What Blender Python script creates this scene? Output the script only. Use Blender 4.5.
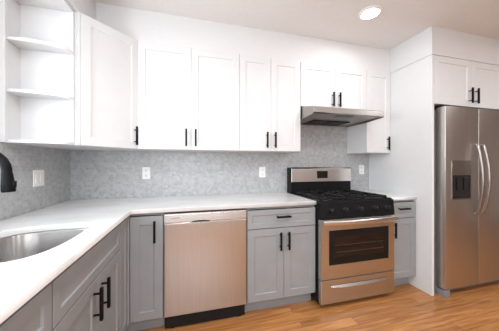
import bpy, bmesh, math
from mathutils import Vector, Matrix

for o in list(bpy.data.objects):
    bpy.data.objects.remove(o, do_unlink=True)
S = bpy.context.scene
COL = S.collection
R = math.radians

# ------------------------------------------------------------------ camera
cam_d = bpy.data.cameras.new('camera')
cam_d.sensor_width = 36.0
cam_d.lens = 223.493 / 499 * 36.0
cam_d.shift_y = -1.349 / 499
cam_d.clip_start = 0.02
cam = bpy.data.objects.new('camera', cam_d)
cam.location = (1.0478, -2.3589, 1.2338)
cam.rotation_euler = (R(90), 0, -0.2597)
COL.objects.link(cam)
S.camera = cam

# ------------------------------------------------------------------ light
S.view_settings.view_transform = 'Standard'
S.view_settings.look = 'None'
S.view_settings.gamma = 1.0
S.view_settings.use_curve_mapping = False
S.view_settings.exposure = -0.22
W = bpy.data.worlds.new('daylight')
S.world = W
W.use_nodes = True
W.node_tree.nodes['Background'].inputs[0].default_value = (0.80, 0.90, 1.0, 1)
W.node_tree.nodes['Background'].inputs[1].default_value = 1.5


def area(name, loc, rot, sx, sy, power, col):
    d = bpy.data.lights.new(name, 'AREA')
    d.shape = 'RECTANGLE'
    d.size, d.size_y = sx, sy
    d.energy = power
    d.color = col
    o = bpy.data.objects.new(name, d)
    o.location = loc
    o.rotation_euler = rot
    COL.objects.link(o)
    return o


# daylight through the unseen sink window, and an added rear window lighting the fronts
area('daylight_sink_window', (-0.20, -1.50, 1.62), (0, R(-90), 0), 1.05, 1.15, 47, (0.86, 0.94, 1.0))
area('added_rear_window_light', (1.05, -4.85, 1.55), (R(90), 0, 0), 1.9, 1.5, 72, (0.90, 0.95, 1.0))

# first lamp: the visible ceiling light; the rest are unseen, added for brightness
CANS = [(2.530, -0.782), (1.05, -1.95), (2.65, -2.30), (4.40, -2.00), (1.05, -3.60), (2.65, -3.70), (4.40, -3.60)]
for cx_, cy_ in CANS:
    d_ = bpy.data.lights.new('seen_or_added_lamp', 'AREA')
    d_.shape = 'DISK'
    d_.size = 0.13
    d_.energy = 4.5 if cy_ > -1 else 17.0
    d_.color = (0.97, 0.98, 1.0)
    o_ = bpy.data.objects.new('seen_or_added_lamp', d_)
    o_.location = (cx_, cy_, 2.525 - 0.016)
    COL.objects.link(o_)

# ------------------------------------------------------------------ materials


def mat(name, col, rough=0.5, metal=0.0, **kw):
    m = bpy.data.materials.new(name)
    m.use_nodes = True
    b = m.node_tree.nodes['Principled BSDF']
    b.inputs['Base Color'].default_value = (*col, 1)
    b.inputs['Roughness'].default_value = rough
    b.inputs['Metallic'].default_value = metal
    for k, v in kw.items():
        b.inputs[k].default_value = v
    return m


def nd(m, t, **kw):
    n = m.node_tree.nodes.new(t)
    for k, v in kw.items():
        setattr(n, k, v)
    return n


def lk(m, a, b):
    m.node_tree.links.new(a, b)


def bsdf(m):
    return m.node_tree.nodes['Principled BSDF']


def noise_col(m, c0, c1, scale, mapping=(1, 1, 1), detail=4, p0=0.35, p1=0.65, bump=0.0):
    tc = nd(m, 'ShaderNodeTexCoord')
    mp = nd(m, 'ShaderNodeMapping')
    mp.inputs['Scale'].default_value = mapping
    nz = nd(m, 'ShaderNodeTexNoise')
    nz.inputs['Scale'].default_value = scale
    nz.inputs['Detail'].default_value = detail
    cr = nd(m, 'ShaderNodeValToRGB')
    cr.color_ramp.elements[0].position = p0
    cr.color_ramp.elements[1].position = p1
    cr.color_ramp.elements[0].color = (*c0, 1)
    cr.color_ramp.elements[1].color = (*c1, 1)
    lk(m, tc.outputs['Object'], mp.inputs[0])
    lk(m, mp.outputs[0], nz.inputs['Vector'])
    lk(m, nz.outputs['Fac'], cr.inputs[0])
    lk(m, cr.outputs[0], bsdf(m).inputs['Base Color'])
    if bump:
        bp = nd(m, 'ShaderNodeBump')
        bp.inputs['Strength'].default_value = bump
        bp.inputs['Distance'].default_value = 0.002
        lk(m, nz.outputs['Fac'], bp.inputs['Height'])
        lk(m, bp.outputs[0], bsdf(m).inputs['Normal'])
    return cr


M_wall = mat('white wall paint', (0.86, 0.86, 0.86), 0.75)
noise_col(M_wall, (0.745, 0.75, 0.755), (0.76, 0.765, 0.77), 40, bump=0.04)
M_ceil = mat('ceiling paint', (0.80, 0.785, 0.77), 0.85)
noise_col(M_ceil, (0.79, 0.775, 0.76), (0.81, 0.795, 0.78), 30, bump=0.04)
M_far = mat('warm greige wall paint', (0.42, 0.37, 0.32), 0.8)
noise_col(M_far, (0.56, 0.52, 0.48), (0.58, 0.54, 0.50), 30)
M_white = mat('white cabinet lacquer', (0.88, 0.885, 0.89), 0.38)
noise_col(M_white, (0.735, 0.74, 0.745), (0.75, 0.755, 0.76), 12)
M_grey = mat('grey cabinet lacquer', (0.37, 0.37, 0.385), 0.42)
noise_col(M_grey, (0.285, 0.293, 0.303), (0.302, 0.310, 0.320), 9)
M_black = mat('matt black metal', (0.012, 0.012, 0.013), 0.5, 0.0, **{'Specular IOR Level': 0.12})
noise_col(M_black, (0.005, 0.005, 0.0055), (0.008, 0.008, 0.0085), 60)
M_enamel = mat('black enamel', (0.012, 0.012, 0.013), 0.28, **{'Specular IOR Level': 0.10})
noise_col(M_enamel, (0.010, 0.010, 0.011), (0.015, 0.015, 0.016), 20)
M_iron = mat('cast iron', (0.014, 0.014, 0.014), 0.5, **{'Specular IOR Level': 0.2})
noise_col(M_iron, (0.007, 0.007, 0.007), (0.014, 0.014, 0.014), 180, bump=0.3)
M_darkplastic = mat('dark plastic', (0.010, 0.010, 0.011), 0.5, **{'Specular IOR Level': 0.25})
noise_col(M_darkplastic, (0.009, 0.009, 0.010), (0.013, 0.013, 0.014), 40)
M_greyplastic = mat('grey plastic', (0.22, 0.23, 0.24), 0.5)
noise_col(M_greyplastic, (0.21, 0.22, 0.23), (0.24, 0.25, 0.26), 40)
M_plate = mat('white switch plastic', (0.88, 0.88, 0.87), 0.35)
noise_col(M_plate, (0.87, 0.87, 0.86), (0.89, 0.89, 0.88), 40)
M_slot = mat('dark outlet slot', (0.05, 0.05, 0.05), 0.6)
noise_col(M_slot, (0.045, 0.045, 0.045), (0.055, 0.055, 0.055), 40)


def steel(name, col, rough, direction, aniso=0.0):
    m = mat(name, col, rough, 1.0)
    c = [x * 0.96 for x in col], [min(1, x * 1.03) for x in col]
    noise_col(m, c[0], c[1], 6, direction, 3)
    return m


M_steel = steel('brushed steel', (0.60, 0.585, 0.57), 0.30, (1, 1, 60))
M_steelv = steel('vertical brushed steel', (0.57, 0.57, 0.57), 0.28, (22, 22, 0.6))
M_steelb = steel('bright steel', (0.74, 0.73, 0.72), 0.25, (1, 1, 60))
M_fridge = steel('warm vertical brushed steel', (0.58, 0.54, 0.51), 0.33, (22, 22, 0.6))
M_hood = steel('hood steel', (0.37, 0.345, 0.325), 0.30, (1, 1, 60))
M_panel = steel('dark brushed steel', (0.33, 0.30, 0.28), 0.35, (1, 1, 60))
M_sink = steel('satin sink steel', (0.36, 0.345, 0.335), 0.33, (60, 60, 2))
M_dark_glass = mat('dark oven glass', (0.015, 0.013, 0.012), 0.08, **{'Specular IOR Level': 0.12})
noise_col(M_dark_glass, (0.013, 0.011, 0.010), (0.017, 0.015, 0.014), 5)
M_oven_in = mat('oven inner glass', (0.035, 0.022, 0.015), 0.10, **{'Specular IOR Level': 0.25})
noise_col(M_oven_in, (0.012, 0.008, 0.006), (0.024, 0.015, 0.010), 4, (1, 1, 8))
M_rack = mat('oven rack seen through dark glass', (0.09, 0.07, 0.055), 0.4)
noise_col(M_rack, (0.05, 0.038, 0.03), (0.06, 0.048, 0.036), 30)
M_display = mat('black glass display', (0.008, 0.008, 0.009), 0.08)
noise_col(M_display, (0.007, 0.007, 0.008), (0.010, 0.010, 0.011), 5)

# quartz with faint veins
M_quartz = mat('white quartz', (0.86, 0.86, 0.85), 0.22)
cr = noise_col(M_quartz, (0.74, 0.735, 0.725), (0.80, 0.80, 0.80), 2.2, (1.0, 2.0, 1.0), 8, 0.44, 0.52)
bsdf(M_sink).inputs['Anisotropic'].default_value = 0.85
bsdf(M_sink).inputs['Anisotropic Rotation'].default_value = 0.25
# hexagonal marble mosaic


def hex_mat(name, axes):
    m = mat(name, (0.6, 0.6, 0.6), 0.3)
    tc = nd(m, 'ShaderNodeTexCoord')
    sp = nd(m, 'ShaderNodeSeparateXYZ')
    lk(m, tc.outputs['Object'], sp.inputs[0])
    cb = nd(m, 'ShaderNodeCombineXYZ')
    lk(m, sp.outputs[axes[0]], cb.inputs[0])
    lk(m, sp.outputs[axes[1]], cb.inputs[1])
    size = 0.026
    s3 = math.sqrt(3)

    def vm(op, a, b=None, c=None):
        n = nd(m, 'ShaderNodeVectorMath', operation=op)
        for i, v in enumerate((a, b, c)):
            if v is None:
                continue
            if isinstance(v, tuple):
                n.inputs[i].default_value = v
            else:
                lk(m, v, n.inputs[i])
        return n

    def mt(op, a, b=None):
        n = nd(m, 'ShaderNodeMath', operation=op)
        for i, v in enumerate((a, b)):
            if v is None:
                continue
            if isinstance(v, (int, float)):
                n.inputs[i].default_value = v
            else:
                lk(m, v, n.inputs[i])
        return n.outputs[0]
    p = vm('MULTIPLY', cb.outputs[0], (1 / size, 1 / size, 0)).outputs[0]
    hs, nhs = (0.5, s3 / 2, 0.5), (-0.5, -s3 / 2, -0.5)
    a = vm('WRAP', p, hs, nhs).outputs[0]
    b = vm('WRAP', vm('ADD', p, (0.5, s3 / 2, 0)).outputs[0], hs, nhs).outputs[0]
    la = vm('LENGTH', a).outputs['Value']
    lb = vm('LENGTH', b).outputs['Value']
    sel = mt('LESS_THAN', lb, la)
    mx = nd(m, 'ShaderNodeMix', data_type='VECTOR')
    lk(m, sel, mx.inputs[0])
    lk(m, a, mx.inputs[4])
    lk(m, b, mx.inputs[5])
    g = mx.outputs[1]
    idv = vm('SUBTRACT', p, g).outputs[0]
    idr = vm('SNAP', vm('ADD', idv, (0.05, 0.05, 0)).outputs[0], (0.25, 0.25, 0.25)).outputs[0]
    wn = nd(m, 'ShaderNodeTexWhiteNoise', noise_dimensions='3D')
    lk(m, idr, wn.inputs['Vector'])
    ab = vm('ABSOLUTE', g).outputs[0]
    sx = nd(m, 'ShaderNodeSeparateXYZ')
    lk(m, ab, sx.inputs[0])
    hd = mt('MAXIMUM', sx.outputs[0], mt('ADD', mt('MULTIPLY', sx.outputs[0], 0.5), mt('MULTIPLY', sx.outputs[1], s3 / 2)))
    grout = mt('GREATER_THAN', hd, 0.462)
    nz = nd(m, 'ShaderNodeTexNoise')
    nz.inputs['Scale'].default_value = 22
    nz.inputs['Detail'].default_value = 6
    lk(m, tc.outputs['Object'], nz.inputs['Vector'])
    mixv = mt('ADD', mt('MULTIPLY', wn.outputs['Value'], 0.32), mt('MULTIPLY', nz.outputs['Fac'], 0.72))
    ramp = nd(m, 'ShaderNodeValToRGB')
    ramp.color_ramp.elements[0].position = 0.15
    ramp.color_ramp.elements[0].color = TILE0
    ramp.color_ramp.elements[1].position = 0.85
    ramp.color_ramp.elements[1].color = TILE1
    lk(m, mixv, ramp.inputs[0])
    fin = nd(m, 'ShaderNodeMix', data_type='RGBA')
    lk(m, grout, fin.inputs[0])
    lk(m, ramp.outputs[0], fin.inputs[6])
    fin.inputs[7].default_value = GROUT
    lk(m, fin.outputs[2], bsdf(m).inputs['Base Color'])
    bp = nd(m, 'ShaderNodeBump')
    bp.inputs['Strength'].default_value = 0.35
    bp.inputs['Distance'].default_value = 0.001
    bp.invert = True
    lk(m, grout, bp.inputs['Height'])
    lk(m, bp.outputs[0], bsdf(m).inputs['Normal'])
    return m


TILE0 = (0.31, 0.315, 0.32, 1)
TILE1 = (0.54, 0.545, 0.55, 1)
GROUT = (0.52, 0.52, 0.52, 1)
M_tile_back = hex_mat('marble mosaic facing room', ('X', 'Z'))
M_tile_left = hex_mat('marble mosaic beside sink', ('Y', 'Z'))

# oak strip floor, boards run along X
M_floor = mat('oak strip floor', (0.45, 0.22, 0.08), 0.28)


def floor_nodes(m):
    tc = nd(m, 'ShaderNodeTexCoord')
    br = nd(m, 'ShaderNodeTexBrick')
    br.offset = 0.37
    br.inputs['Scale'].default_value = 1.0
    br.inputs['Brick Width'].default_value = 1.15
    br.inputs['Row Height'].default_value = 0.083
    br.inputs['Mortar Size'].default_value = 0.0009
    br.inputs['Mortar Smooth'].default_value = 0.2
    br.inputs['Color1'].default_value = (0.0, 0.0, 0.0, 1)
    br.inputs['Color2'].default_value = (1.0, 1.0, 1.0, 1)
    br.inputs['Mortar'].default_value = (0.5, 0.5, 0.5, 1)
    lk(m, tc.outputs['Object'], br.inputs['Vector'])
    mp = nd(m, 'ShaderNodeMapping')
    mp.inputs['Scale'].default_value = (1.2, 16, 1)
    lk(m, tc.outputs['Object'], mp.inputs[0])
    sh = nd(m, 'ShaderNodeVectorMath', operation='ADD')
    mu = nd(m, 'ShaderNodeVectorMath', operation='MULTIPLY')
    mu.inputs[1].default_value = (7, 3, 0)
    lk(m, br.outputs['Color'], mu.inputs[0])
    lk(m, mp.outputs[0], sh.inputs[0])
    lk(m, mu.outputs[0], sh.inputs[1])
    nz = nd(m, 'ShaderNodeTexNoise')
    nz.inputs['Scale'].default_value = 2.2
    nz.inputs['Detail'].default_value = 7
    nz.inputs['Distortion'].default_value = 0.9
    lk(m, sh.outputs[0], nz.inputs['Vector'])
    r1 = nd(m, 'ShaderNodeValToRGB')
    r1.color_ramp.elements[0].position = 0.30
    r1.color_ramp.elements[0].color = (0.34, 0.127, 0.037, 1)
    r1.color_ramp.elements[1].position = 0.68
    r1.color_ramp.elements[1].color = (0.59, 0.285, 0.105, 1)
    lk(m, nz.outputs['Fac'], r1.inputs[0])
    r2 = nd(m, 'ShaderNodeValToRGB')
    r2.color_ramp.elements[0].color = (0.80, 0.78, 0.74, 1)
    r2.color_ramp.elements[1].color = (1.10, 1.08, 1.04, 1)
    lk(m, br.outputs['Color'], r2.inputs[0])
    mx = nd(m, 'ShaderNodeMix', data_type='RGBA', blend_type='MULTIPLY')
    mx.inputs[0].default_value = 1.0
    lk(m, r1.outputs[0], mx.inputs[6])
    lk(m, r2.outputs[0], mx.inputs[7])
    m2 = nd(m, 'ShaderNodeMix', data_type='RGBA')
    lk(m, br.outputs['Fac'], m2.inputs[0])
    lk(m, mx.outputs[2], m2.inputs[6])
    m2.inputs[7].default_value = (0.12, 0.05, 0.018, 1)
    lk(m, m2.outputs[2], bsdf(m).inputs['Base Color'])


floor_nodes(M_floor)

M_lens = bpy.data.materials.new('lit lamp lens')
M_lens.use_nodes = True
b_ = M_lens.node_tree.nodes['Principled BSDF']
b_.inputs['Base Color'].default_value = (1, 1, 1, 1)
b_.inputs['Emission Color'].default_value = (1.0, 0.97, 0.93, 1)
b_.inputs['Emission Strength'].default_value = 14.0

M_pane = bpy.data.materials.new('window glass')
M_pane.use_nodes = True
nt = M_pane.node_tree
nt.nodes.remove(nt.nodes['Principled BSDF'])
tr = nt.nodes.new('ShaderNodeBsdfTransparent')
gl = nt.nodes.new('ShaderNodeBsdfGlossy')
gl.inputs['Roughness'].default_value = 0.02
mxs = nt.nodes.new('ShaderNodeMixShader')
mxs.inputs[0].default_value = 0.06
nt.links.new(tr.outputs[0], mxs.inputs[1])
nt.links.new(gl.outputs[0], mxs.inputs[2])
nt.links.new(mxs.outputs[0], nt.nodes['Material Output'].inputs[0])

# ------------------------------------------------------------------ mesh helpers
INV = {}


class MB:
    def __init__(self):
        self.bm = bmesh.new()

    def _merge(self, t):
        me = bpy.data.meshes.new('t')
        t.to_mesh(me)
        t.free()
        self.bm.from_mesh(me)
        bpy.data.meshes.remove(me)

    def box(self, x0, x1, y0, y1, z0, z1, bev=0.0, seg=2, rot=None):
        t = bmesh.new()
        bmesh.ops.create_cube(t, size=1.0)
        c = Vector(((x0 + x1) / 2, (y0 + y1) / 2, (z0 + z1) / 2))
        for v in t.verts:
            v.co = Vector((v.co.x * (x1 - x0), v.co.y * (y1 - y0), v.co.z * (z1 - z0)))
        if bev:
            bmesh.ops.bevel(t, geom=t.edges[:], offset=bev, segments=seg, profile=0.5, affect='EDGES')
        for v in t.verts:
            v.co = (rot @ v.co if rot else v.co) + c
        self._merge(t)
        return self

    def prism(self, prof, axis, a0, a1, bev=0.0):
        """profile of (u, v) pairs swept along an axis: axis x -> (y, z); y -> (x, z); z -> (x, y)"""
        t = bmesh.new()

        def P(u, v, a):
            return {'x': (a, u, v), 'y': (u, a, v), 'z': (u, v, a)}[axis]
        A = [t.verts.new(P(u, v, a0)) for u, v in prof]
        B = [t.verts.new(P(u, v, a1)) for u, v in prof]
        t.faces.new(A)
        t.faces.new(B)
        n = len(prof)
        for i in range(n):
            t.faces.new((A[i], A[(i + 1) % n], B[(i + 1) % n], B[i]))
        bmesh.ops.recalc_face_normals(t, faces=t.faces[:])
        if bev:
            bmesh.ops.bevel(t, geom=t.edges[:], offset=bev, segments=2, profile=0.5, affect='EDGES')
        self._merge(t)
        return self

    def tube(self, pts, r, seg=12, flat=1.0):
        pts = [Vector(p) for p in pts]
        n = len(pts)
        rs = r if isinstance(r, (list, tuple)) else [r] * n
        t = bmesh.new()
        rings = []
        up = None
        for i, p in enumerate(pts):
            d = (pts[min(i + 1, n - 1)] - pts[max(i - 1, 0)]).normalized()
            if up is None:
                up = Vector((0, 0, 1)) if abs(d.z) < 0.9 else Vector((1, 0, 0))
            a = d.cross(up).normalized()
            b = a.cross(d).normalized()
            up = b
            rings.append([t.verts.new(p + a * (rs[i] * math.cos(2 * math.pi * k / seg)) + b * (rs[i] * flat * math.sin(2 * math.pi * k / seg))) for k in range(seg)])
        for i in range(n - 1):
            for k in range(seg):
                t.faces.new((rings[i][k], rings[i][(k + 1) % seg], rings[i + 1][(k + 1) % seg], rings[i + 1][k]))
        t.faces.new(rings[0])
        t.faces.new(rings[-1])
        bmesh.ops.recalc_face_normals(t, faces=t.faces[:])
        self._merge(t)
        return self

    def lathe(self, c, prof, axis='z', seg=24):
        """prof: (radius, height) along the axis; the ends are capped"""
        t = bmesh.new()
        rings = []
        for r, h in prof:
            ring = []
            for k in range(seg):
                u, v = r * math.cos(2 * math.pi * k / seg), r * math.sin(2 * math.pi * k / seg)
                q = {'z': (u, v, h), 'y': (u, h, v), 'x': (h, u, v)}[axis]
                ring.append(t.verts.new(Vector(c) + Vector(q)))
            rings.append(ring)
        for i in range(len(rings) - 1):
            for k in range(seg):
                t.faces.new((rings[i][k], rings[i][(k + 1) % seg], rings[i + 1][(k + 1) % seg], rings[i + 1][k]))
        t.faces.new(rings[0])
        t.faces.new(rings[-1])
        bmesh.ops.recalc_face_normals(t, faces=t.faces[:])
        self._merge(t)
        return self

    def loops(self, loops, cap0=False, cap1=True):
        t = bmesh.new()
        rings = [[t.verts.new(p) for p in L] for L in loops]
        n = len(rings[0])
        for i in range(len(rings) - 1):
            for k in range(n):
                t.faces.new((rings[i][k], rings[i][(k + 1) % n], rings[i + 1][(k + 1) % n], rings[i + 1][k]))
        if cap0:
            t.faces.new(rings[0])
        if cap1:
            t.faces.new(rings[-1])
        bmesh.ops.recalc_face_normals(t, faces=t.faces[:])
        self._merge(t)
        return self

    def shaker(self, x0, x1, z0, z1, yf, t=0.020, rail=0.058, rec=0.007):
        """a framed panel front with a recessed centre; its face looks towards -y"""
        e = 0.0015

        def rect(i, y):
            return [(x0 + i, y, z0 + i), (x1 - i, y, z0 + i), (x1 - i, y, z1 - i), (x0 + i, y, z1 - i)]
        return self.loops([rect(0, yf + t), rect(0, yf + e), rect(e, yf), rect(rail, yf), rect(rail + 0.005, yf + rec)], cap0=True)

    def build(self, name, m, parent=None, smooth=False, world=True):
        me = bpy.data.meshes.new(name)
        if parent is not None and world and parent in INV:
            self.bm.transform(INV[parent])
        self.bm.to_mesh(me)
        self.bm.free()
        me.materials.append(m)
        if smooth:
            for p in me.polygons:
                p.use_smooth = True
            me.set_sharp_from_angle(angle=R(38))
        o = bpy.data.objects.new(name, me)
        COL.objects.link(o)
        if parent is not None:
            o.parent = parent
            if parent in INV:
                INV[o] = INV[parent]
        return o


def tag(o, label, cat, group=None):
    o['label'] = label
    o['category'] = cat
    if group:
        o['group'] = group
    return o


def thing(name, label, cat, loc, rz=0.0, group=None, local=False):
    o = bpy.data.objects.new(name, None)
    o.empty_display_size = 0.1
    o.location = loc
    o.rotation_euler = (0, 0, rz)
    COL.objects.link(o)
    INV[o] = Matrix() if local else (Matrix.Translation(loc) @ Matrix.Rotation(rz, 4, 'Z')).inverted()
    return tag(o, label, cat, group)


def struct(o):
    o['kind'] = 'structure'
    return o


# ------------------------------------------------------------------ sizes
ZC = 0.913            # worktop
ZCB = 0.883
CEIL = 2.525
XP = 3.234             # refrigerator end panel
YF = -4.6
XR = 4.26
UB, UT = 1.360, 2.256

# ------------------------------------------------------------------ structure
XE = 7.5              # far side of the open room
struct(MB().box(-0.12, XE + 0.12, YF - 0.12, 0.12, -0.08, 0.0).build('floor', M_floor))
struct(MB().box(-0.12, XE + 0.12, YF - 0.12, 0.12, CEIL, CEIL + 0.1).build('ceiling', M_ceil))
struct(MB().box(-0.12, XE + 0.12, 0.0, 0.12, 0.0, CEIL).build('wall_back', M_wall))
struct(MB().box(XR, XR + 0.12, -0.80, 0.0, 0.0, CEIL).build('wall_right', M_wall))
struct(MB().box(XE, XE + 0.12, YF, 0.0, 0.0, CEIL).build('wall_far_right', M_far))
wy0, wy1, wz0, wz1 = -2.00, -1.00, 1.10, 2.12
m = MB()
m.box(-0.12, 0, wy1, 0.0, 0, CEIL).box(-0.12, 0, YF, wy0, 0, CEIL)
m.box(-0.12, 0, wy0, wy1, 0, wz0).box(-0.12, 0, wy0, wy1, wz1, CEIL)
struct(m.build('wall_left', M_wall))
px0, px1, pz0, pz1 = 0.10, 2.0, 0.80, 2.30
m = MB()
m.box(-0.12, px0, YF - 0.12, YF, 0, CEIL).box(px1, XE + 0.12, YF - 0.12, YF, 0, CEIL)
m.box(px0, px1, YF - 0.12, YF, pz1, CEIL).box(px0, px1, YF - 0.12, YF, 0, pz0)
struct(m.build('wall_front', M_far))
# sink window, and an unseen rear window added to brighten the room
m = MB()
for a, b in ((wy0, wy0 + 0.05), (wy1 - 0.05, wy1), ((wy0 + wy1) / 2 - 0.02, (wy0 + wy1) / 2 + 0.02)):
    m.box(-0.09, -0.03, a, b, wz0, wz1, 0.003)
for a, b in ((wz0, wz0 + 0.05), (wz1 - 0.05, wz1)):
    m.box(-0.09, -0.03, wy0 + 0.05, wy1 - 0.05, a, b, 0.003)
w1 = struct(m.build('window_1', M_white))
MB().box(-0.062, -0.058, wy0 + 0.05, wy1 - 0.05, wz0 + 0.05, wz1 - 0.05).build('pane', M_pane, w1)
m = MB()
for a, b in ((px0, px0 + 0.05), (px1 - 0.05, px1), ((px0 + px1) / 2 - 0.02, (px0 + px1) / 2 + 0.02)):
    m.box(a, b, YF - 0.09, YF - 0.03, pz0, pz1, 0.003)
for a, b in ((pz0, pz0 + 0.05), (pz1 - 0.05, pz1)):
    m.box(px0 + 0.05, px1 - 0.05, YF - 0.09, YF - 0.03, a, b, 0.003)
w2 = struct(m.build('added_rear_window', M_white))
MB().box(px0 + 0.05, px1 - 0.05, YF - 0.063, YF - 0.057, pz0 + 0.05, pz1 - 0.05).build('pane', M_pane, w2)
# tiled backsplash
struct(MB().box(0.008, XP, -0.008, 0.0, ZC, 1.80).build('trim_1', M_tile_back))
struct(MB().box(0.0, 0.008, -2.13, 0.0, ZC, wz0 - 0.0).box(0.0, 0.008, wy1, 0.0, wz0, UB + 0.02).build('trim_2', M_tile_left))
# soffits filling from the wall cabinets up to the ceiling
m = MB().prism([(0, 0), (0, -0.78), (0.322, -0.78), (0.322, -0.322), (XP - 0.001, -0.322), (XP - 0.001, 0)], 'z', 2.2575, CEIL)
struct(m.build('trim_3', M_wall))
struct(MB().box(XP, XR, -0.778, 0.0, 2.264, CEIL).build('trim_4', M_wall))

# ------------------------------------------------------------------ cabinet parts


def pull(parent, x, z, yf, L=0.155, horiz=False):
    """black bar pull on two posts, standing off the front at yf (local frame)"""
    m = MB()
    y = yf - 0.032
    h = L / 2
    p = 0.048
    if horiz:
        m.box(x - h, x + h, y - 0.007, y + 0.007, z - 0.0075, z + 0.0075, 0.002)
        for s in (-p, p):
            m.tube([(x + s, yf + 0.001, z), (x + s, y + 0.004, z)], 0.005, 10)
    else:
        m.box(x - 0.0075, x + 0.0075, y - 0.007, y + 0.007, z - h, z + h, 0.002)
        for s in (-p, p):
            m.tube([(x, yf + 0.001, z + s), (x, y + 0.004, z + s)], 0.005, 10)
    o = m.build('handle', M_black, parent)
    o['label'] = 'black bar handle'
    return o


BD = 0.605   # base carcass depth
BF = -0.627  # base front face


def carcass(w, d, z0, z1, top=True, x0=0.0, stiles=(), rails=()):
    m = MB()
    t = 0.018
    m.box(x0, x0 + t, -d, -0.010, z0, z1).box(x0 + w - t, x0 + w, -d, -0.010, z0, z1)
    m.box(x0 + t, x0 + w - t, -d, -0.010, z0, z0 + t)
    m.box(x0 + t, x0 + w - t, -0.022, -0.010, z0 + t, z1)
    if top:
        m.box(x0 + t, x0 + w - t, -d, -0.022, z1 - t, z1)
    else:
        m.box(x0 + t, x0 + w - t, -d, -d + t, z1 - 0.035, z1)
    # face frame behind the doors
    for c in stiles:
        m.box(c - 0.022, c + 0.022, -d, -d + 0.016, z0 + t, z1 - 0.036)
    for c in rails:
        m.box(x0 + t, x0 + w - t, -d + 0.001, -d + 0.015, c - 0.018, c + 0.018)
    return m


def base_cabinet(label, loc, rz, w, doors, drawer=True, fake=False, group='grey base cabinets', toe=True, pulls=()):
    """doors: list of (x0, x1, handle x or None); local frame, x to the right, front towards -y"""
    t = thing('base_cabinet', label, 'cabinet', loc, rz, group, local=True)
    m = carcass(w, BD, 0.105, ZCB - 0.001, top=not fake, stiles=[doors[0][1] + 0.0015] if len(doors) > 1 else [], rails=[0.705] if drawer else [])
    m.build('carcass', M_grey, t)
    MB().box(0, w, -0.545, -0.530, 0.0, 0.105).build('toe_kick', M_grey, t)
    g = 0.003
    if drawer:
        d = MB().shaker(g, w - g, 0.708, 0.858, BF, rail=0.040).build('drawer' if not fake else 'false_drawer_front', M_grey, t)
        if not fake:
            pull(d, w / 2, 0.800, BF, 0.125, True)
    top = 0.702 if drawer else 0.858
    for a, b, hx in doors:
        d = MB().shaker(a, b, 0.118, top, BF).build('door', M_grey, t)
        if hx is not None:
            pull(d, hx, (top - 0.103) if drawer else 0.752, BF, 0.148)
    return t


def wall_cabinet(label, loc, w, z0, z1, doors, depth=0.305, rz=0.0, group='white wall cabinets', hz=None, name='wall_cabinet'):
    t = thing(name, label, 'cabinet', (loc[0], loc[1], z0), rz, group, local=True)
    h = z1 - z0
    m = carcass(w, depth, 0, h, stiles=[doors[0][1] + 0.0015] if len(doors) > 1 else [])
    m.build('carcass', M_white, t)
    for a, b, hx in doors:
        d = MB().shaker(a, b, 0.001, h - 0.0005, -depth - 0.0225).build('door', M_white, t)
        if hx is not None:
            pull(d, hx, 0.105 if hz is None else hz, -depth - 0.0225, 0.150)
    return t


# ------------------------------------------------------------------ base cabinets
H = R(90)
base_cabinet('grey base cabinet with one drawer over paired doors between dishwasher and stove',
             (1.488, 0, 0), 0, 0.616, [(0.003, 0.3165, 0.282), (0.3195, 0.613, 0.354)])
base_cabinet('narrow grey base cabinet with drawer between stove and white panel',
             (2.888, 0, 0), 0, 0.344, [(0.003, 0.341, 0.058)])
# left run faces +x
base_cabinet('long grey sink cabinet with false drawer front and paired handles under sink',
             (0.0, -1.512, 0), H, 0.708, [(0.003, 0.3525, 0.307), (0.3555, 0.705, 0.401)], fake=True)
base_cabinet('grey drawer base cabinet nearest the camera, left of sink cabinet',
             (0.0, -2.125, 0), H, 0.610, [(0.003, 0.607, 0.56)])
# corner unit with two doors meeting at the inside corner
t = thing('base_cabinet', 'grey corner base cabinet with tall door and folding side leaf left of dishwasher', 'cabinet', (0, 0, 0), 0, 'grey base cabinets')
m = MB()
prof = [(0.010, -0.010), (0.010, -0.800), (BD, -0.800), (BD, -BD), (0.859, -BD), (0.859, -0.010)]
m.prism(prof, 'z', 0.105, 0.123)
m.prism(prof, 'z', 0.864, ZCB - 0.001)
m.box(0.010, BD, -0.800, -0.784, 0.123, 0.864).box(0.843, 0.859, -BD, -0.010, 0.123, 0.864)
m.box(0.010, 0.022, -0.784, -0.010, 0.123, 0.864).box(0.022, 0.843, -0.022, -0.010, 0.123, 0.864)
m.box(BD - 0.02, BD, -BD, -BD + 0.02, 0.123, 0.864)
m.box(BD - 0.004, 0.637, -0.637, -BD + 0.004, 0.110, 0.870, 0.002)
m.build('carcass', M_grey, t)
MB().box(0.530, 0.545, -0.802, -0.545, 0, 0.105).box(0.530, 0.859, -0.545, -0.530, 0, 0.105).build('toe_kick', M_grey, t)
d = MB().shaker(0.640, 0.856, 0.118, 0.858, BF).build('door', M_grey, t)
pull(d, 0.803, 0.752, BF, 0.155)
m = MB().shaker(-0.799, -0.640, 0.118, 0.858, BF, rail=0.045)
m.bm.transform(Matrix.Rotation(H, 4, 'Z'))
d = m.build('door', M_grey, t)
d['label'] = 'narrow folding leaf facing the room'

# ------------------------------------------------------------------ worktops


def smooth_loop(pts, n=8):
    out = []
    N = len(pts)
    for i in range(N):
        p0, p1, p2, p3 = (Vector(pts[(i + k - 1) % N]) for k in range(4))
        for s in range(n):
            u = s / n
            out.append(0.5 * ((2 * p1) + (p2 - p0) * u + (2 * p0 - 5 * p1 + 4 * p2 - p3) * u * u + (3 * p1 - p0 - 3 * p2 + p3) * u ** 3))
    return out


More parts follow.
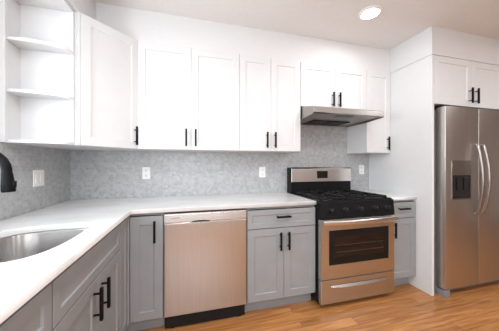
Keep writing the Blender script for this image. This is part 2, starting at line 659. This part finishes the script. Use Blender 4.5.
SINK = smooth_loop([(.270, -.962), (.340, -.950), (.430, -.946), (.500, -.948), (.533, -.960), (.549, -.990), (.5535, -1.06), (.5545, -1.15), (.553, -1.235), (.546, -1.310), (.525, -1.384),
                    (.491, -1.428), (.445, -1.448), (.365, -1.462), (.270, -1.450), (.200, -1.400), (.168, -1.310), (.160, -1.200), (.166, -1.080), (.205, -1.000)], 5)


def slab(loops, z0, z1, bev):
    """flat slab with holes and eased edges"""
    cu = bpy.data.curves.new('slab', 'CURVE')
    cu.dimensions = '2D'
    cu.fill_mode = 'BOTH'
    cu.extrude = (z1 - z0) / 2 - bev
    cu.bevel_depth = bev
    cu.bevel_resolution = 1
    cu.offset = -bev
    for L in loops:
        sp = cu.splines.new('POLY')
        sp.points.add(len(L) - 1)
        for p, q in zip(sp.points, L):
            p.co = (q[0], q[1], 0, 1)
        sp.use_cyclic_u = True
    o = bpy.data.objects.new('slab', cu)
    COL.objects.link(o)
    dg = bpy.context.evaluated_depsgraph_get()
    me = bpy.data.meshes.new_from_object(o.evaluated_get(dg))
    bpy.data.objects.remove(o)
    m = MB()
    m.bm.from_mesh(me)
    m.bm.transform(Matrix.Translation((0, 0, (z0 + z1) / 2)))
    bpy.data.meshes.remove(me)
    return m


L = [(0.010, -0.010), (0.010, -2.13), (0.647, -2.13), (0.647, -0.650), (0.662, -0.635), (2.106, -0.635), (2.106, -0.010)]
o = slab([L, [tuple(p) for p in SINK]], ZCB, ZC, 0.002).build('worktop', M_quartz)
tag(o, 'L-shaped white quartz worktop with sink cut into its left arm', 'worktop', 'white worktops')
o = slab([[(2.886, -0.010), (2.886, -0.634), (3.232, -0.634), (3.232, -0.010)]], ZCB, ZC, 0.002).build('worktop', M_quartz)
tag(o, 'short piece of white worktop between stove and tall white panel', 'worktop', 'white worktops')

# ------------------------------------------------------------------ sink and faucet
t = thing('sink', 'undermount stainless steel sink bowl in the white worktop', 'sink', (0.34, -1.23, 0.69))
cx, cy = 0.36, -1.20


def ring(s, z):
    return [(cx + (p[0] - cx) * s, cy + (p[1] - cy) * s, z) for p in SINK]


sk = MB().loops([ring(1.05, ZCB - 0.004), ring(1.012, ZCB - 0.004), ring(1.006, ZCB - 0.007), ring(0.985, 0.78), ring(0.96, 0.715), ring(0.90, 0.695), ring(0.80, 0.690), ring(0.17, 0.686)], cap1=False).build('bowl', M_sink, t, smooth=True)
md = sk.modifiers.new('thickness', 'SOLIDIFY')
md.thickness = 0.0015
md.offset = 1
MB().lathe((cx, cy, 0.684), [(0.030, -0.05), (0.030, -0.004), (0.042, 0.001), (0.042, 0.004), (0.032, 0.003), (0.020, 0.000)]).build('drain', M_steelb, t, smooth=True)

t = thing('faucet', 'matt black gooseneck kitchen faucet behind the sink', 'faucet', (0.07, -1.105, ZC))
MB().lathe((0.07, -1.105, ZC), [(0.030, 0.0005), (0.030, 0.006), (0.024, 0.012), (0.024, 0.085), (0.020, 0.092)]).build('base', M_black, t, smooth=True)
pts = [(0.07, -1.105, ZC + 0.09), (0.07, -1.105, 1.10), (0.07, -1.105, 1.20)]
for k in range(1, 13):
    a = math.pi - math.pi * k / 12 * 0.97
    pts.append((0.16 + 0.09 * math.cos(a), -1.105, 1.20 + 0.09 * math.sin(a)))
pts.append((0.249, -1.105, 1.196))
MB().tube(pts, 0.0185, 14).build('spout', M_black, t, smooth=True)
m = MB().tube([(0.249, -1.105, 1.197), (0.2505, -1.105, 1.185), (0.252, -1.105, 1.16), (0.256, -1.105, 1.118), (0.2565, -1.105, 1.108)], [0.0190, 0.0205, 0.0220, 0.025, 0.023], 16)
hd = m.build('spray_head', M_black, t, smooth=True)
MB().box(0.270, 0.283, -1.113, -1.097, 1.128, 1.158, 0.003).build('spray_button', M_black, hd)
MB().tube([(0.07, -1.129, 0.985), (0.07, -1.150, 0.990), (0.075, -1.195, 1.030)], [0.010, 0.008, 0.006], 10).build('lever', M_black, t, smooth=True)

# ------------------------------------------------------------------ dishwasher
t = thing('dishwasher', 'stainless steel dishwasher under the white worktop', 'dishwasher', (1.173, 0, 0))
x0, x1 = 0.866, 1.479
MB().box(x0 + 0.006, x1 - 0.004, -0.600, -0.03, 0.03, 0.870).build('tub', M_darkplastic, t)
MB().box(x0, x1, -0.640, -0.6005, 0.122, 0.801, 0.004).build('door', M_steelv, t)
c = MB()
pr = [(-0.6005, 0.804), (-0.6005, 0.872), (-0.632, 0.872), (-0.6405, 0.866), (-0.643, 0.804)]
c.prism(pr, 'x', x0, x1, 0.0015)
cp = c.build('control_panel', M_steelb, t)
m = MB()
pts = []
for k in range(13):
    u = k / 12
    pts.append((1.058 + 0.135 * u, 0.802 + 0.0 * u))
pts += [(1.193 - 0.135 * k / 12, 0.805 + 0.010 * math.sin(math.pi * (0.12 + 0.76 * k / 12))) for k in range(13)]
pk = m.prism([(p[0], p[1]) for p in pts[::-1]], 'y', -0.6455, -0.640).build('handle_pocket', M_darkplastic, cp)
pk['label'] = 'dark curved finger pocket'
m = MB()
for k in range(8):
    m.box(0.915 + 0.0075 * k, 0.920 + 0.0075 * k, -0.6425, -0.6405, 0.835, 0.843)
m.build('badge', M_greyplastic, cp)
m = MB()
for k in range(7):
    m.lathe((1.295 + 0.022 * k, -0.642, 0.842), [(0.003, -0.0008), (0.003, 0.001)], 'y', 10)
m.build('buttons', M_greyplastic, cp)
MB().box(x0 + 0.004, x1 - 0.004, -0.596, -0.588, 0.012, 0.116).box(x0 + 0.03, x0 + 0.07, -0.588, -0.2, 0.0, 0.03).box(x1 - 0.07, x1 - 0.03, -0.588, -0.2, 0.0, 0.03).build('toe_kick', M_darkplastic, t)

# ------------------------------------------------------------------ gas stove
t = thing('stove', 'stainless steel gas stove with black cooktop between grey base cabinets', 'stove', (2.4925, 0, 0))
x0, x1 = 2.110, 2.880
xm = (x0 + x1) / 2
MB().box(x0, x1, -0.660, -0.012, 0.035, 0.895, 0.003).build('body', M_enamel, t)
for sx in (x0 + 0.05, x1 - 0.05):
    for sy in (-0.60, -0.08):
        MB().lathe((sx, sy, 0), [(0.02, 0.0), (0.02, 0.012), (0.012, 0.014), (0.012, 0.036)], 'z', 12).build('foot', M_darkplastic, t)
# cooktop with raised rim
m = MB().box(x0, x1, -0.672, -0.117, 0.896, 0.910, 0.003)
for a in ((x0, x1, -0.672, -0.655), (x0, x1, -0.132, -0.117), (x0, x0 + 0.015, -0.655, -0.132), (x1 - 0.015, x1, -0.655, -0.132)):
    m.box(a[0], a[1], a[2], a[3], 0.909, 0.918, 0.003)
m.build('cooktop', M_enamel, t)
burn = [(x0 + 0.17, -0.22, .036), (x1 - 0.17, -0.22, .036), (x0 + 0.17, -0.52, .046), (x1 - 0.17, -0.52, .046), (xm, -0.37, .042)]
for bx, by, br in burn:
    b = MB().lathe((bx, by, 0.911), [(br + 0.012, 0), (br + 0.010, 0.003), (br, 0.005), (br, 0.009)], 'z', 20).build('burner', M_greyplastic, t, smooth=True)
    MB().lathe((bx, by, 0.920), [(br - 0.004, 0), (br + 0.002, 0.001), (br, 0.005), (br * 0.4, 0.007)], 'z', 20).build('burner_cap', M_iron, b, smooth=True)


def grate(a0, a1, b0, b1, heads):
    m = MB()
    z0, z1 = 0.924, 0.939
    w = 0.013
    for y in (b0, b1 - w):
        m.box(a0, a1, y, y + w, z0, z1, 0.003)
    for x in (a0, a1 - w):
        m.box(x, x + w, b0 + w, b1 - w, z0, z1, 0.003)
    xc = (a0 + a1) / 2
    m.box(a0 + w, a1 - w, (b0 + b1) / 2 - w / 2, (b0 + b1) / 2 + w / 2, z0, z1, 0.003)
    for hy in heads:
        q = 0.026
        m.box(a0 + w, xc - q, hy - w / 2, hy + w / 2, z0, z1 + 0.004, 0.003)
        m.box(xc + q, a1 - w, hy - w / 2, hy + w / 2, z0, z1 + 0.004, 0.003)
        lo = max([b0 + w] + [v for v in ((b0 + b1) / 2 + w / 2,) if v < hy])
        hi = min([b1 - w] + [v for v in ((b0 + b1) / 2 - w / 2,) if v > hy])
        m.box(xc - w / 2, xc + w / 2, lo, hy - q, z0, z1 + 0.004, 0.003)
        m.box(xc - w / 2, xc + w / 2, hy + q, hi, z0, z1 + 0.004, 0.003)
    for x in (a0, a1 - w):
        for y in (b0, b1 - w, (b0 + b1) / 2 - w / 2):
            m.box(x, x + w, y, y + w, 0.9105, z0 + 0.002, 0.002)
    return m.build('grate', M_iron, t)


grate(x0 + 0.030, x0 + 0.294, -0.645, -0.140, (-0.22, -0.52))
grate(x1 - 0.294, x1 - 0.030, -0.645, -0.140, (-0.22, -0.52))
m = MB()
w = 0.013
a0, a1, b0, b1 = xm - 0.086, xm + 0.086, -0.645, -0.140
for y in (b0, b1 - w, -0.47, -0.28):
    m.box(a0, a1, y, y + w, 0.924, 0.939, 0.003)
for x in (a0, a1 - w):
    m.box(x, x + w, b0 + w, b1 - w, 0.924, 0.939, 0.003)
for (u0, u1, v0, v1) in ((a0 + w, xm - 0.026, -0.3765, -0.3635), (xm + 0.026, a1 - w, -0.3765, -0.3635), (xm - 0.0065, xm + 0.0065, -0.457, -0.396), (xm - 0.0065, xm + 0.0065, -0.344, -0.280), (xm - 0.0065, xm + 0.0065, -0.632, -0.470), (xm - 0.0065, xm + 0.0065, -0.267, -0.153)):
    m.box(u0, u1, v0, v1, 0.924, 0.942, 0.003)
for x in (a0, a1 - w):
    for y in (b0, b1 - w):
        m.box(x, x + w, y, y + w, 0.9105, 0.926, 0.002)
m.build('grate', M_iron, t)
# front control console, leaning back
prof = [(-0.661, 0.766), (-0.661, 0.895), (-0.673, 0.908), (-0.690, 0.905), (-0.704, 0.772), (-0.700, 0.766)]
con = MB().prism(prof, 'x', x0, x1, 0.002).build('console', M_enamel, t)
for kx in (2.205, 2.345, 2.4985, 2.655, 2.795):
    rot = Matrix.Rotation(R(-6), 4, 'X')
    m = MB().lathe((0, 0, 0), [(0.024, 0.0), (0.024, -0.006), (0.020, -0.009), (0.018, -0.028), (0.015, -0.030)], 'y', 20)
    m.box(-0.004, 0.004, -0.036, -0.026, -0.018, 0.018, 0.002)
    m.bm.transform(Matrix.Translation((kx, -0.6975, 0.838)) @ rot)
    k = m.build('knob', M_darkplastic, con, smooth=True)
    m = MB().box(-0.0015, 0.0015, -0.0375, -0.0355, 0.004, 0.017)
    m.bm.transform(Matrix.Translation((kx, -0.6975, 0.838)) @ rot)
    m.build('knob_mark', M_steelb, k)
# oven door
dr = MB().loops([[(x0 + i, y, 0.252 + i), (x1 - i, y, 0.252 + i), (x1 - i, y, 0.760 - i), (x0 + i, y, 0.760 - i)] for i, y in ((0, -0.661), (0, -0.698), (0.004, -0.702))] +
                [[(2.185, -0.702, 0.372), (2.812, -0.702, 0.372), (2.812, -0.702, 0.668), (2.185, -0.702, 0.668)], [(2.187, -0.697, 0.374), (2.810, -0.697, 0.374), (2.810, -0.697, 0.666), (2.187, -0.697, 0.666)]], cap0=True).build('oven_door', M_steel, t)
wn_ = MB().loops([[(2.1865 + i, y, 0.3735 + i), (2.8105 - i, y, 0.3735 + i), (2.8105 - i, y, 0.6665 - i), (2.1865 + i, y, 0.6665 - i)] for i, y in ((0, -0.6972), (0, -0.7016), (0.050, -0.7016), (0.052, -0.7000))], cap0=True, cap1=True).build('oven_window', M_dark_glass, dr)
gp = MB().box(2.242, 2.755, -0.7012, -0.6998, 0.430, 0.610).build('inner_glass', M_oven_in, wn_)
gp['label'] = 'brownish inner pane'
m = MB()
for z in (0.475, 0.535):
    m.box(2.245, 2.752, -0.7016, -0.7010, z, z + 0.004)
m.build('oven_rack', M_rack, wn_)
n = 24
path = []
for k in range(n + 1):
    u = k / n
    path.append((x0 + 0.004 + (x1 - x0 - 0.008) * u, -0.736 - 0.026 * math.sin(math.pi * u), 0.742))
m = MB().tube(path, 0.011, 14, 2.0)
for x in (x0 + 0.004, x1 - 0.030):
    m.box(x, x + 0.026, -0.738, -0.7015, 0.728, 0.755, 0.004)
m.build('oven_handle', M_steelb, dr, smooth=True)
m = MB()
for k in range(4):
    xa = x0 + 0.12 + 0.148 * k
    m.box(xa, xa + 0.10, -0.690, -0.670, 0.7605, 0.7645)
m.build('vent_slot', M_darkplastic, dr)
# storage drawer with a bowed recessed grip
sd = MB().box(x0, x1, -0.700, -0.661, 0.045, 0.246, 0.004).build('storage_drawer', M_steel, t)
A_, B_ = [], []
for k in range(21):
    u = k / 20
    x = 2.205 + 0.590 * u
    h = 0.008 + 0.014 * math.sin(math.pi * u) ** 0.6
    A_.append([(x, -0.6985, 0.196), (x, -0.7005, 0.1965), (x, -0.7015 - h * 0.55, 0.196 - h), (x, -0.6985, 0.196 - h - 0.002)])
m = MB().loops(A_, cap0=True, cap1=True)
m.build('drawer_grip', M_steelb, sd)
m = MB().box(2.205, 2.795, -0.7010, -0.6995, 0.1970, 0.200)  # dark strip standing in for the shade above the grip
m.build('grip_shade_strip', M_darkplastic, sd)
# backguard
bg = MB().prism([(-0.020, 0.896), (-0.020, 1.196), (-0.104, 1.196), (-0.122, 1.180), (-0.116, 1.030), (-0.116, 0.896)], 'x', x0, x1, 0.002).build('backguard', M_enamel, t)
MB().prism([(-0.1165, 1.034), (-0.1065, 1.1975), (-0.110, 1.200), (-0.127, 1.182), (-0.132, 1.038)], 'x', x0 + 0.003, x1 - 0.003, 0.002).build('backguard_face', M_steelb, bg)
dp = MB().box(2.425, 2.560, -0.002, 0.002, -0.040, 0.042, 0.001)
dp.bm.transform(Matrix.Translation((0, -0.1305, 1.115)) @ Matrix.Rotation(R(2.2), 4, 'X'))
dp.build('clock_display', M_display, bg)

# ------------------------------------------------------------------ range hood
t = thing('range_hood', 'stainless steel under-cabinet range hood over the stove', 'range hood', (2.5, 0, 1.69))
hx0, hx1 = 2.126, 2.908
m = MB()
pr = [(-0.010, 1.690), (-0.010, 1.812), (-0.33, 1.812), (-0.550, 1.762), (-0.558, 1.755), (-0.560, 1.708), (-0.545, 1.698), (-0.540, 1.706), (-0.30, 1.698), (-0.020, 1.698), (-0.020, 1.690)]
m.prism(pr, 'x', hx0 + 0.012, hx1 - 0.012)
side = [(-0.010, 1.684), (-0.010, 1.812), (-0.33, 1.812), (-0.550, 1.762), (-0.558, 1.755), (-0.560, 1.706), (-0.545, 1.696), (-0.34, 1.684)]
m.prism(side, 'x', hx0, hx0 + 0.012)
m.prism(side, 'x', hx1 - 0.012, hx1)
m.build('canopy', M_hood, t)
for xa in (2.30, 2.53):
    f = MB().box(xa, xa + 0.215, -0.270, -0.045, 1.690, 1.6975, 0.002)
    f.build('grease_filter', M_darkplastic, t)
MB().box((hx0 + hx1) / 2 - 0.09, (hx0 + hx1) / 2 + 0.09, -0.50, -0.42, 1.696, 1.7025, 0.003).build('lamp_lens', M_greyplastic, t)

# ------------------------------------------------------------------ wall cabinets
wall_cabinet('tall white wall cabinet with two wide doors right of corner cabinet', (0.624, 0), 0.8675, UB, UT,
             [(0.0012, 0.4315, 0.391), (0.4340, 0.8665, 0.471)])
wall_cabinet('narrower two-door white wall cabinet directly left of the range hood', (1.492, 0), 0.6255, UB, UT,
             [(0.0012, 0.3090, 0.266), (0.3115, 0.6245, 0.348)])
wall_cabinet('short two-door white wall cabinet above the range hood', (2.120, 0), 0.793, 1.815, UT,
             [(0.0012, 0.3985, 0.360), (0.4010, 0.7920, 0.438)], hz=0.088)
wall_cabinet('narrow single-door white wall cabinet right of the range hood', (2.914, 0), 0.3185, UB, UT,
             [(0.0012, 0.3165, 0.272)])
wall_cabinet('deep two-door white cabinet above the stainless refrigerator', (3.263, 0), 0.990, 1.803, 2.261,
             [(0.0015, 0.4935, 0.454), (0.4965, 0.9885, 0.536)], depth=0.755, hz=0.105)
# diagonal corner cabinet
t = thing('wall_cabinet', 'white corner wall cabinet with one angled door beside open shelves', 'cabinet', (0, 0, UB), 0, 'white wall cabinets')
pr = [(0.010, -0.010), (0.010, -0.612), (0.305, -0.612), (0.622, -0.305), (0.622, -0.010)]
pi_ = [(0.030, -0.030), (0.030, -0.595), (0.300, -0.595), (0.604, -0.300), (0.604, -0.030)]
m = MB().prism(pr, 'z', UB, UB + 0.018).prism(pr, 'z', UT - 0.018, UT)
m.box(0.010, 0.300, -0.612, -0.596, UB + 0.018, UT - 0.018).box(0.606, 0.622, -0.300, -0.010, UB + 0.018, UT - 0.018)
m.box(0.010, 0.022, -0.596, -0.010, UB + 0.018, UT - 0.018).box(0.022, 0.606, -0.022, -0.010, UB + 0.018, UT - 0.018)
m.prism([(0.289, -0.612), (0.306, -0.612), (0.323, -0.5955), (0.300, -0.5955)], 'z', UB + 0.018, UT - 0.018)
dv = Vector((0.622 - 0.305, -0.305 + 0.612, 0))
dl = dv.length
st = MB().box(0.0075, 0.022, -0.019, 0.0, UB, UT, 0.001)
st.bm.transform(Matrix.Translation((0.305, -0.612, 0)) @ Matrix.Rotation(math.atan2(dv.y, dv.x), 4, 'Z'))
m._merge(st.bm)
m.build('carcass', M_white, t)
m = MB().shaker(0.024, dl - 0.004, UB + 0.001, UT - 0.0005, -0.0225)
m.bm.transform(Matrix.Translation((0.305, -0.612, 0)) @ Matrix.Rotation(math.atan2(dv.y, dv.x), 4, 'Z'))
d = m.build('door', M_white, t)
inv = INV[t]
h = MB()
hx, y = dl - 0.040, -0.0225
h.box(hx - 0.0075, hx + 0.0075, y - 0.039, y - 0.026, UB + 0.030, UB + 0.180, 0.002)
for s in (-0.048, 0.048):
    h.tube([(hx, y + 0.001, UB + 0.105 + s), (hx, y - 0.028, UB + 0.105 + s)], 0.005, 10)
h.bm.transform(Matrix.Translation((0.305, -0.612, 0)) @ Matrix.Rotation(math.atan2(dv.y, dv.x), 4, 'Z'))
h.build('handle', M_black, d)['label'] = 'black bar handle'
# open end shelves
t = thing('open_shelf_unit', 'white open end shelves with curved fronts above the sink end', 'shelf', (0.0, -0.69, UB))
m = MB().box(0.003, 0.301, -0.630, -0.614, UB, UT).box(0.003, 0.016, -0.772, -0.630, UB, UT).box(0.016, 0.028, -0.772, -0.757, UB, UT, 0.001)
m.build('back_panel', M_white, t)


def shelf_outline(a, b):
    pts = [(0.017, -0.631)]
    n = 20
    out = []
    for k in range(n + 1):
        th = math.pi / 2 * k / n
        c_, s_ = math.cos(th) ** (2 / 2.6), math.sin(th) ** (2 / 2.6)
        out.append((0.017 + a * c_, -0.631 - b * s_))
    return pts + out


for z in (1.655, 1.957):
    MB().prism(shelf_outline(0.283, 0.122), 'z', z, z + 0.018).build('shelf', M_white, t)
MB().prism(shelf_outline(0.283, 0.122), 'z', UB, UB + 0.018).build('bottom_board', M_white, t)
MB().box(0.017, 0.301, -0.768, -0.631, UT - 0.018, UT).build('top_board', M_white, t)

# ------------------------------------------------------------------ refrigerator panel
m = MB().box(XP, XP + 0.026, -0.778, -0.010, 0.0, 2.261, 0.0015)
o = m.build('end_panel', M_white)
tag(o, 'tall plain white end panel standing left of the refrigerator', 'panel')

# ------------------------------------------------------------------ refrigerator
t = thing('refrigerator', 'side-by-side stainless steel refrigerator with dispenser in left door', 'refrigerator', (3.77, -0.4, 0))
fx0, fx1, fs = 3.318, 4.222, 3.752
MB().box(fx0 + 0.004, fx1 - 0.004, -0.752, -0.04, 0.055, 1.755, 0.004).build('body', M_greyplastic, t)


def fridge_door(a, b):
    return MB().prism([(a, -0.757), (b, -0.757), (b, -0.828), (b - 0.002, -0.833), (b - 0.007, -0.835), (a + 0.007, -0.835), (a + 0.002, -0.833), (a, -0.828)], 'z', 0.075, 1.770)


left = fridge_door(fx0, fs - 0.004).build('freezer_door', M_fridge, t, smooth=True)
right = fridge_door(fs + 0.004, fx1).build('fridge_door', M_fridge, t, smooth=True)


def bow_handle(parent, x, s):
    pts, rr = [], []
    n = 20
    for k in range(n + 1):
        u = k / n
        z = 0.765 + 0.655 * u
        out = 0.060 * math.sin(math.pi * (0.06 + 0.88 * u)) ** 0.75
        pts.append((x + s * 0.012 * math.sin(math.pi * u), -0.832 - out, z))
        rr.append(0.0125)
    pts = [(x, -0.834, 0.760)] + pts + [(x, -0.834, 1.425)]
    rr = [0.0125] + rr + [0.0125]
    MB().tube(pts, rr, 12).build('handle', M_hood, parent, smooth=True)


bow_handle(left, fs - 0.040, -0.4)
bow_handle(right, fs + 0.040, 0.4)
MB().box(fs - 0.03, fs + 0.03, -0.7565, -0.7525, 0.09, 1.754).build('door_gap_shade', M_darkplastic, t)  # dark strips that paint shade into the gap between the doors
MB().box(fs - 0.0035, fs + 0.0035, -0.822, -0.757, 0.09, 1.754).build('door_gap_shade', M_darkplastic, t)
# dispenser: bezel, control strip, dark recess with paddles and tray
dx0, dx1 = 3.392, 3.640
fr_ = MB().box(dx0, dx1, -0.841, -0.8335, 1.130, 1.268, 0.002)
fr_.box(dx0, dx0 + 0.008, -0.841, -0.8335, 0.900, 1.130).box(dx1 - 0.008, dx1, -0.841, -0.8335, 0.900, 1.130).box(dx0 + 0.008, dx1 - 0.008, -0.841, -0.8335, 0.900, 0.912)
dsp = fr_.build('dispenser', M_panel, left)
MB().box(dx0 + 0.009, dx1 - 0.009, -0.8385, -0.8355, 0.913, 1.129).box(dx0 + 0.02, dx1 - 0.02, -0.845, -0.8385, 0.915, 0.925).box(dx0 + 0.06, dx0 + 0.10, -0.846, -0.8385, 0.99, 1.11, 0.003).box(dx1 - 0.10, dx1 - 0.06, -0.846, -0.8385, 0.99, 1.11, 0.003).build('dispenser_recess', M_display, left)
MB().box(fx0 + 0.02, fx1 - 0.02, -0.770, -0.745, 0.014, 0.050, 0.002).build('kick_grille', M_greyplastic, t)
for x in (fx0, fx1 - 0.07):
    MB().prism([(-0.60, 0.0), (-0.60, 0.052), (-0.752, 0.060), (-0.822, 0.060), (-0.828, 0.050), (-0.828, 0.0)], 'x', x, x + 0.07, 0.002).build('foot_cover', M_greyplastic, t)
for x in (fx0 + 0.002, fx1 - 0.062):
    MB().prism([(-0.60, 1.7565), (-0.60, 1.775), (-0.70, 1.790), (-0.80, 1.790), (-0.822, 1.782), (-0.822, 1.7715), (-0.756, 1.7715), (-0.756, 1.7565)], 'x', x, x + 0.06, 0.002).build('hinge_cover', M_darkplastic, t)

# ------------------------------------------------------------------ outlets and switches


def outlet(label, x, z):
    t = thing('power_outlet', label, 'outlet', (x, -0.008, z), 0, 'power outlets on the backsplash', local=True)
    p = MB().box(-0.036, 0.036, -0.007, -0.0005, -0.058, 0.058, 0.002).build('cover_plate', M_plate, t)
    for s in (-0.026, 0.026):
        r = MB().box(-0.017, 0.017, -0.009, -0.0065, s - 0.019, s + 0.019, 0.002).build('socket', M_plate, t)
        m = MB()
        for q in (-0.007, 0.006):
            m.box(q - 0.0012, q + 0.0012, -0.0094, -0.0088, s - 0.004, s + 0.009)
        m.lathe((0, -0.0088, s - 0.010), [(0.0026, -0.0006), (0.0026, 0.0002)], 'y', 10)
        m.build('slot', M_slot, r)
    return t


outlet('white outlet on backsplash below the wide two-door wall cabinet, nearest the corner', 0.638, 1.148)
outlet('white outlet on backsplash above the worktop, just left of the stove', 1.818, 1.147)
outlet('white outlet on backsplash right of the stove beside the white panel', 3.125, 1.165)
t = thing('light_switch', 'white double switch plate on tiled wall beside the sink', 'switch', (0.008, -0.446, 1.135), H, local=True)
MB().box(-0.058, 0.058, -0.007, -0.0005, -0.058, 0.058, 0.002).build('cover_plate', M_plate, t)
for s in (-0.023, 0.023):
    MB().box(s - 0.0165, s + 0.0165, -0.0105, -0.0065, -0.033, 0.033, 0.002).build('rocker', M_plate, t)

# ------------------------------------------------------------------ recessed ceiling lights
def can(parent, x, y):
    r = MB().lathe((x, y, CEIL), [(0.092, -0.0005), (0.090, -0.006), (0.080, -0.010), (0.074, -0.010), (0.070, -0.0005)], 'z', 40).build('trim_ring' if parent else 'added_trim_light', M_plate, parent, smooth=True)
    MB().lathe((x, y, CEIL), [(0.069, -0.0105), (0.069, -0.011), (0.030, -0.0125)], 'z', 40).build('lens', M_lens, parent or r)
    return r


t = thing('ceiling_light', 'round white recessed ceiling light, lit', 'light', (2.530, -0.782, CEIL - 0.012))
can(t, *CANS[0])
for c in CANS[1:]:  # unseen fixtures housing the lamps added for brightness
    struct(can(None, *c))
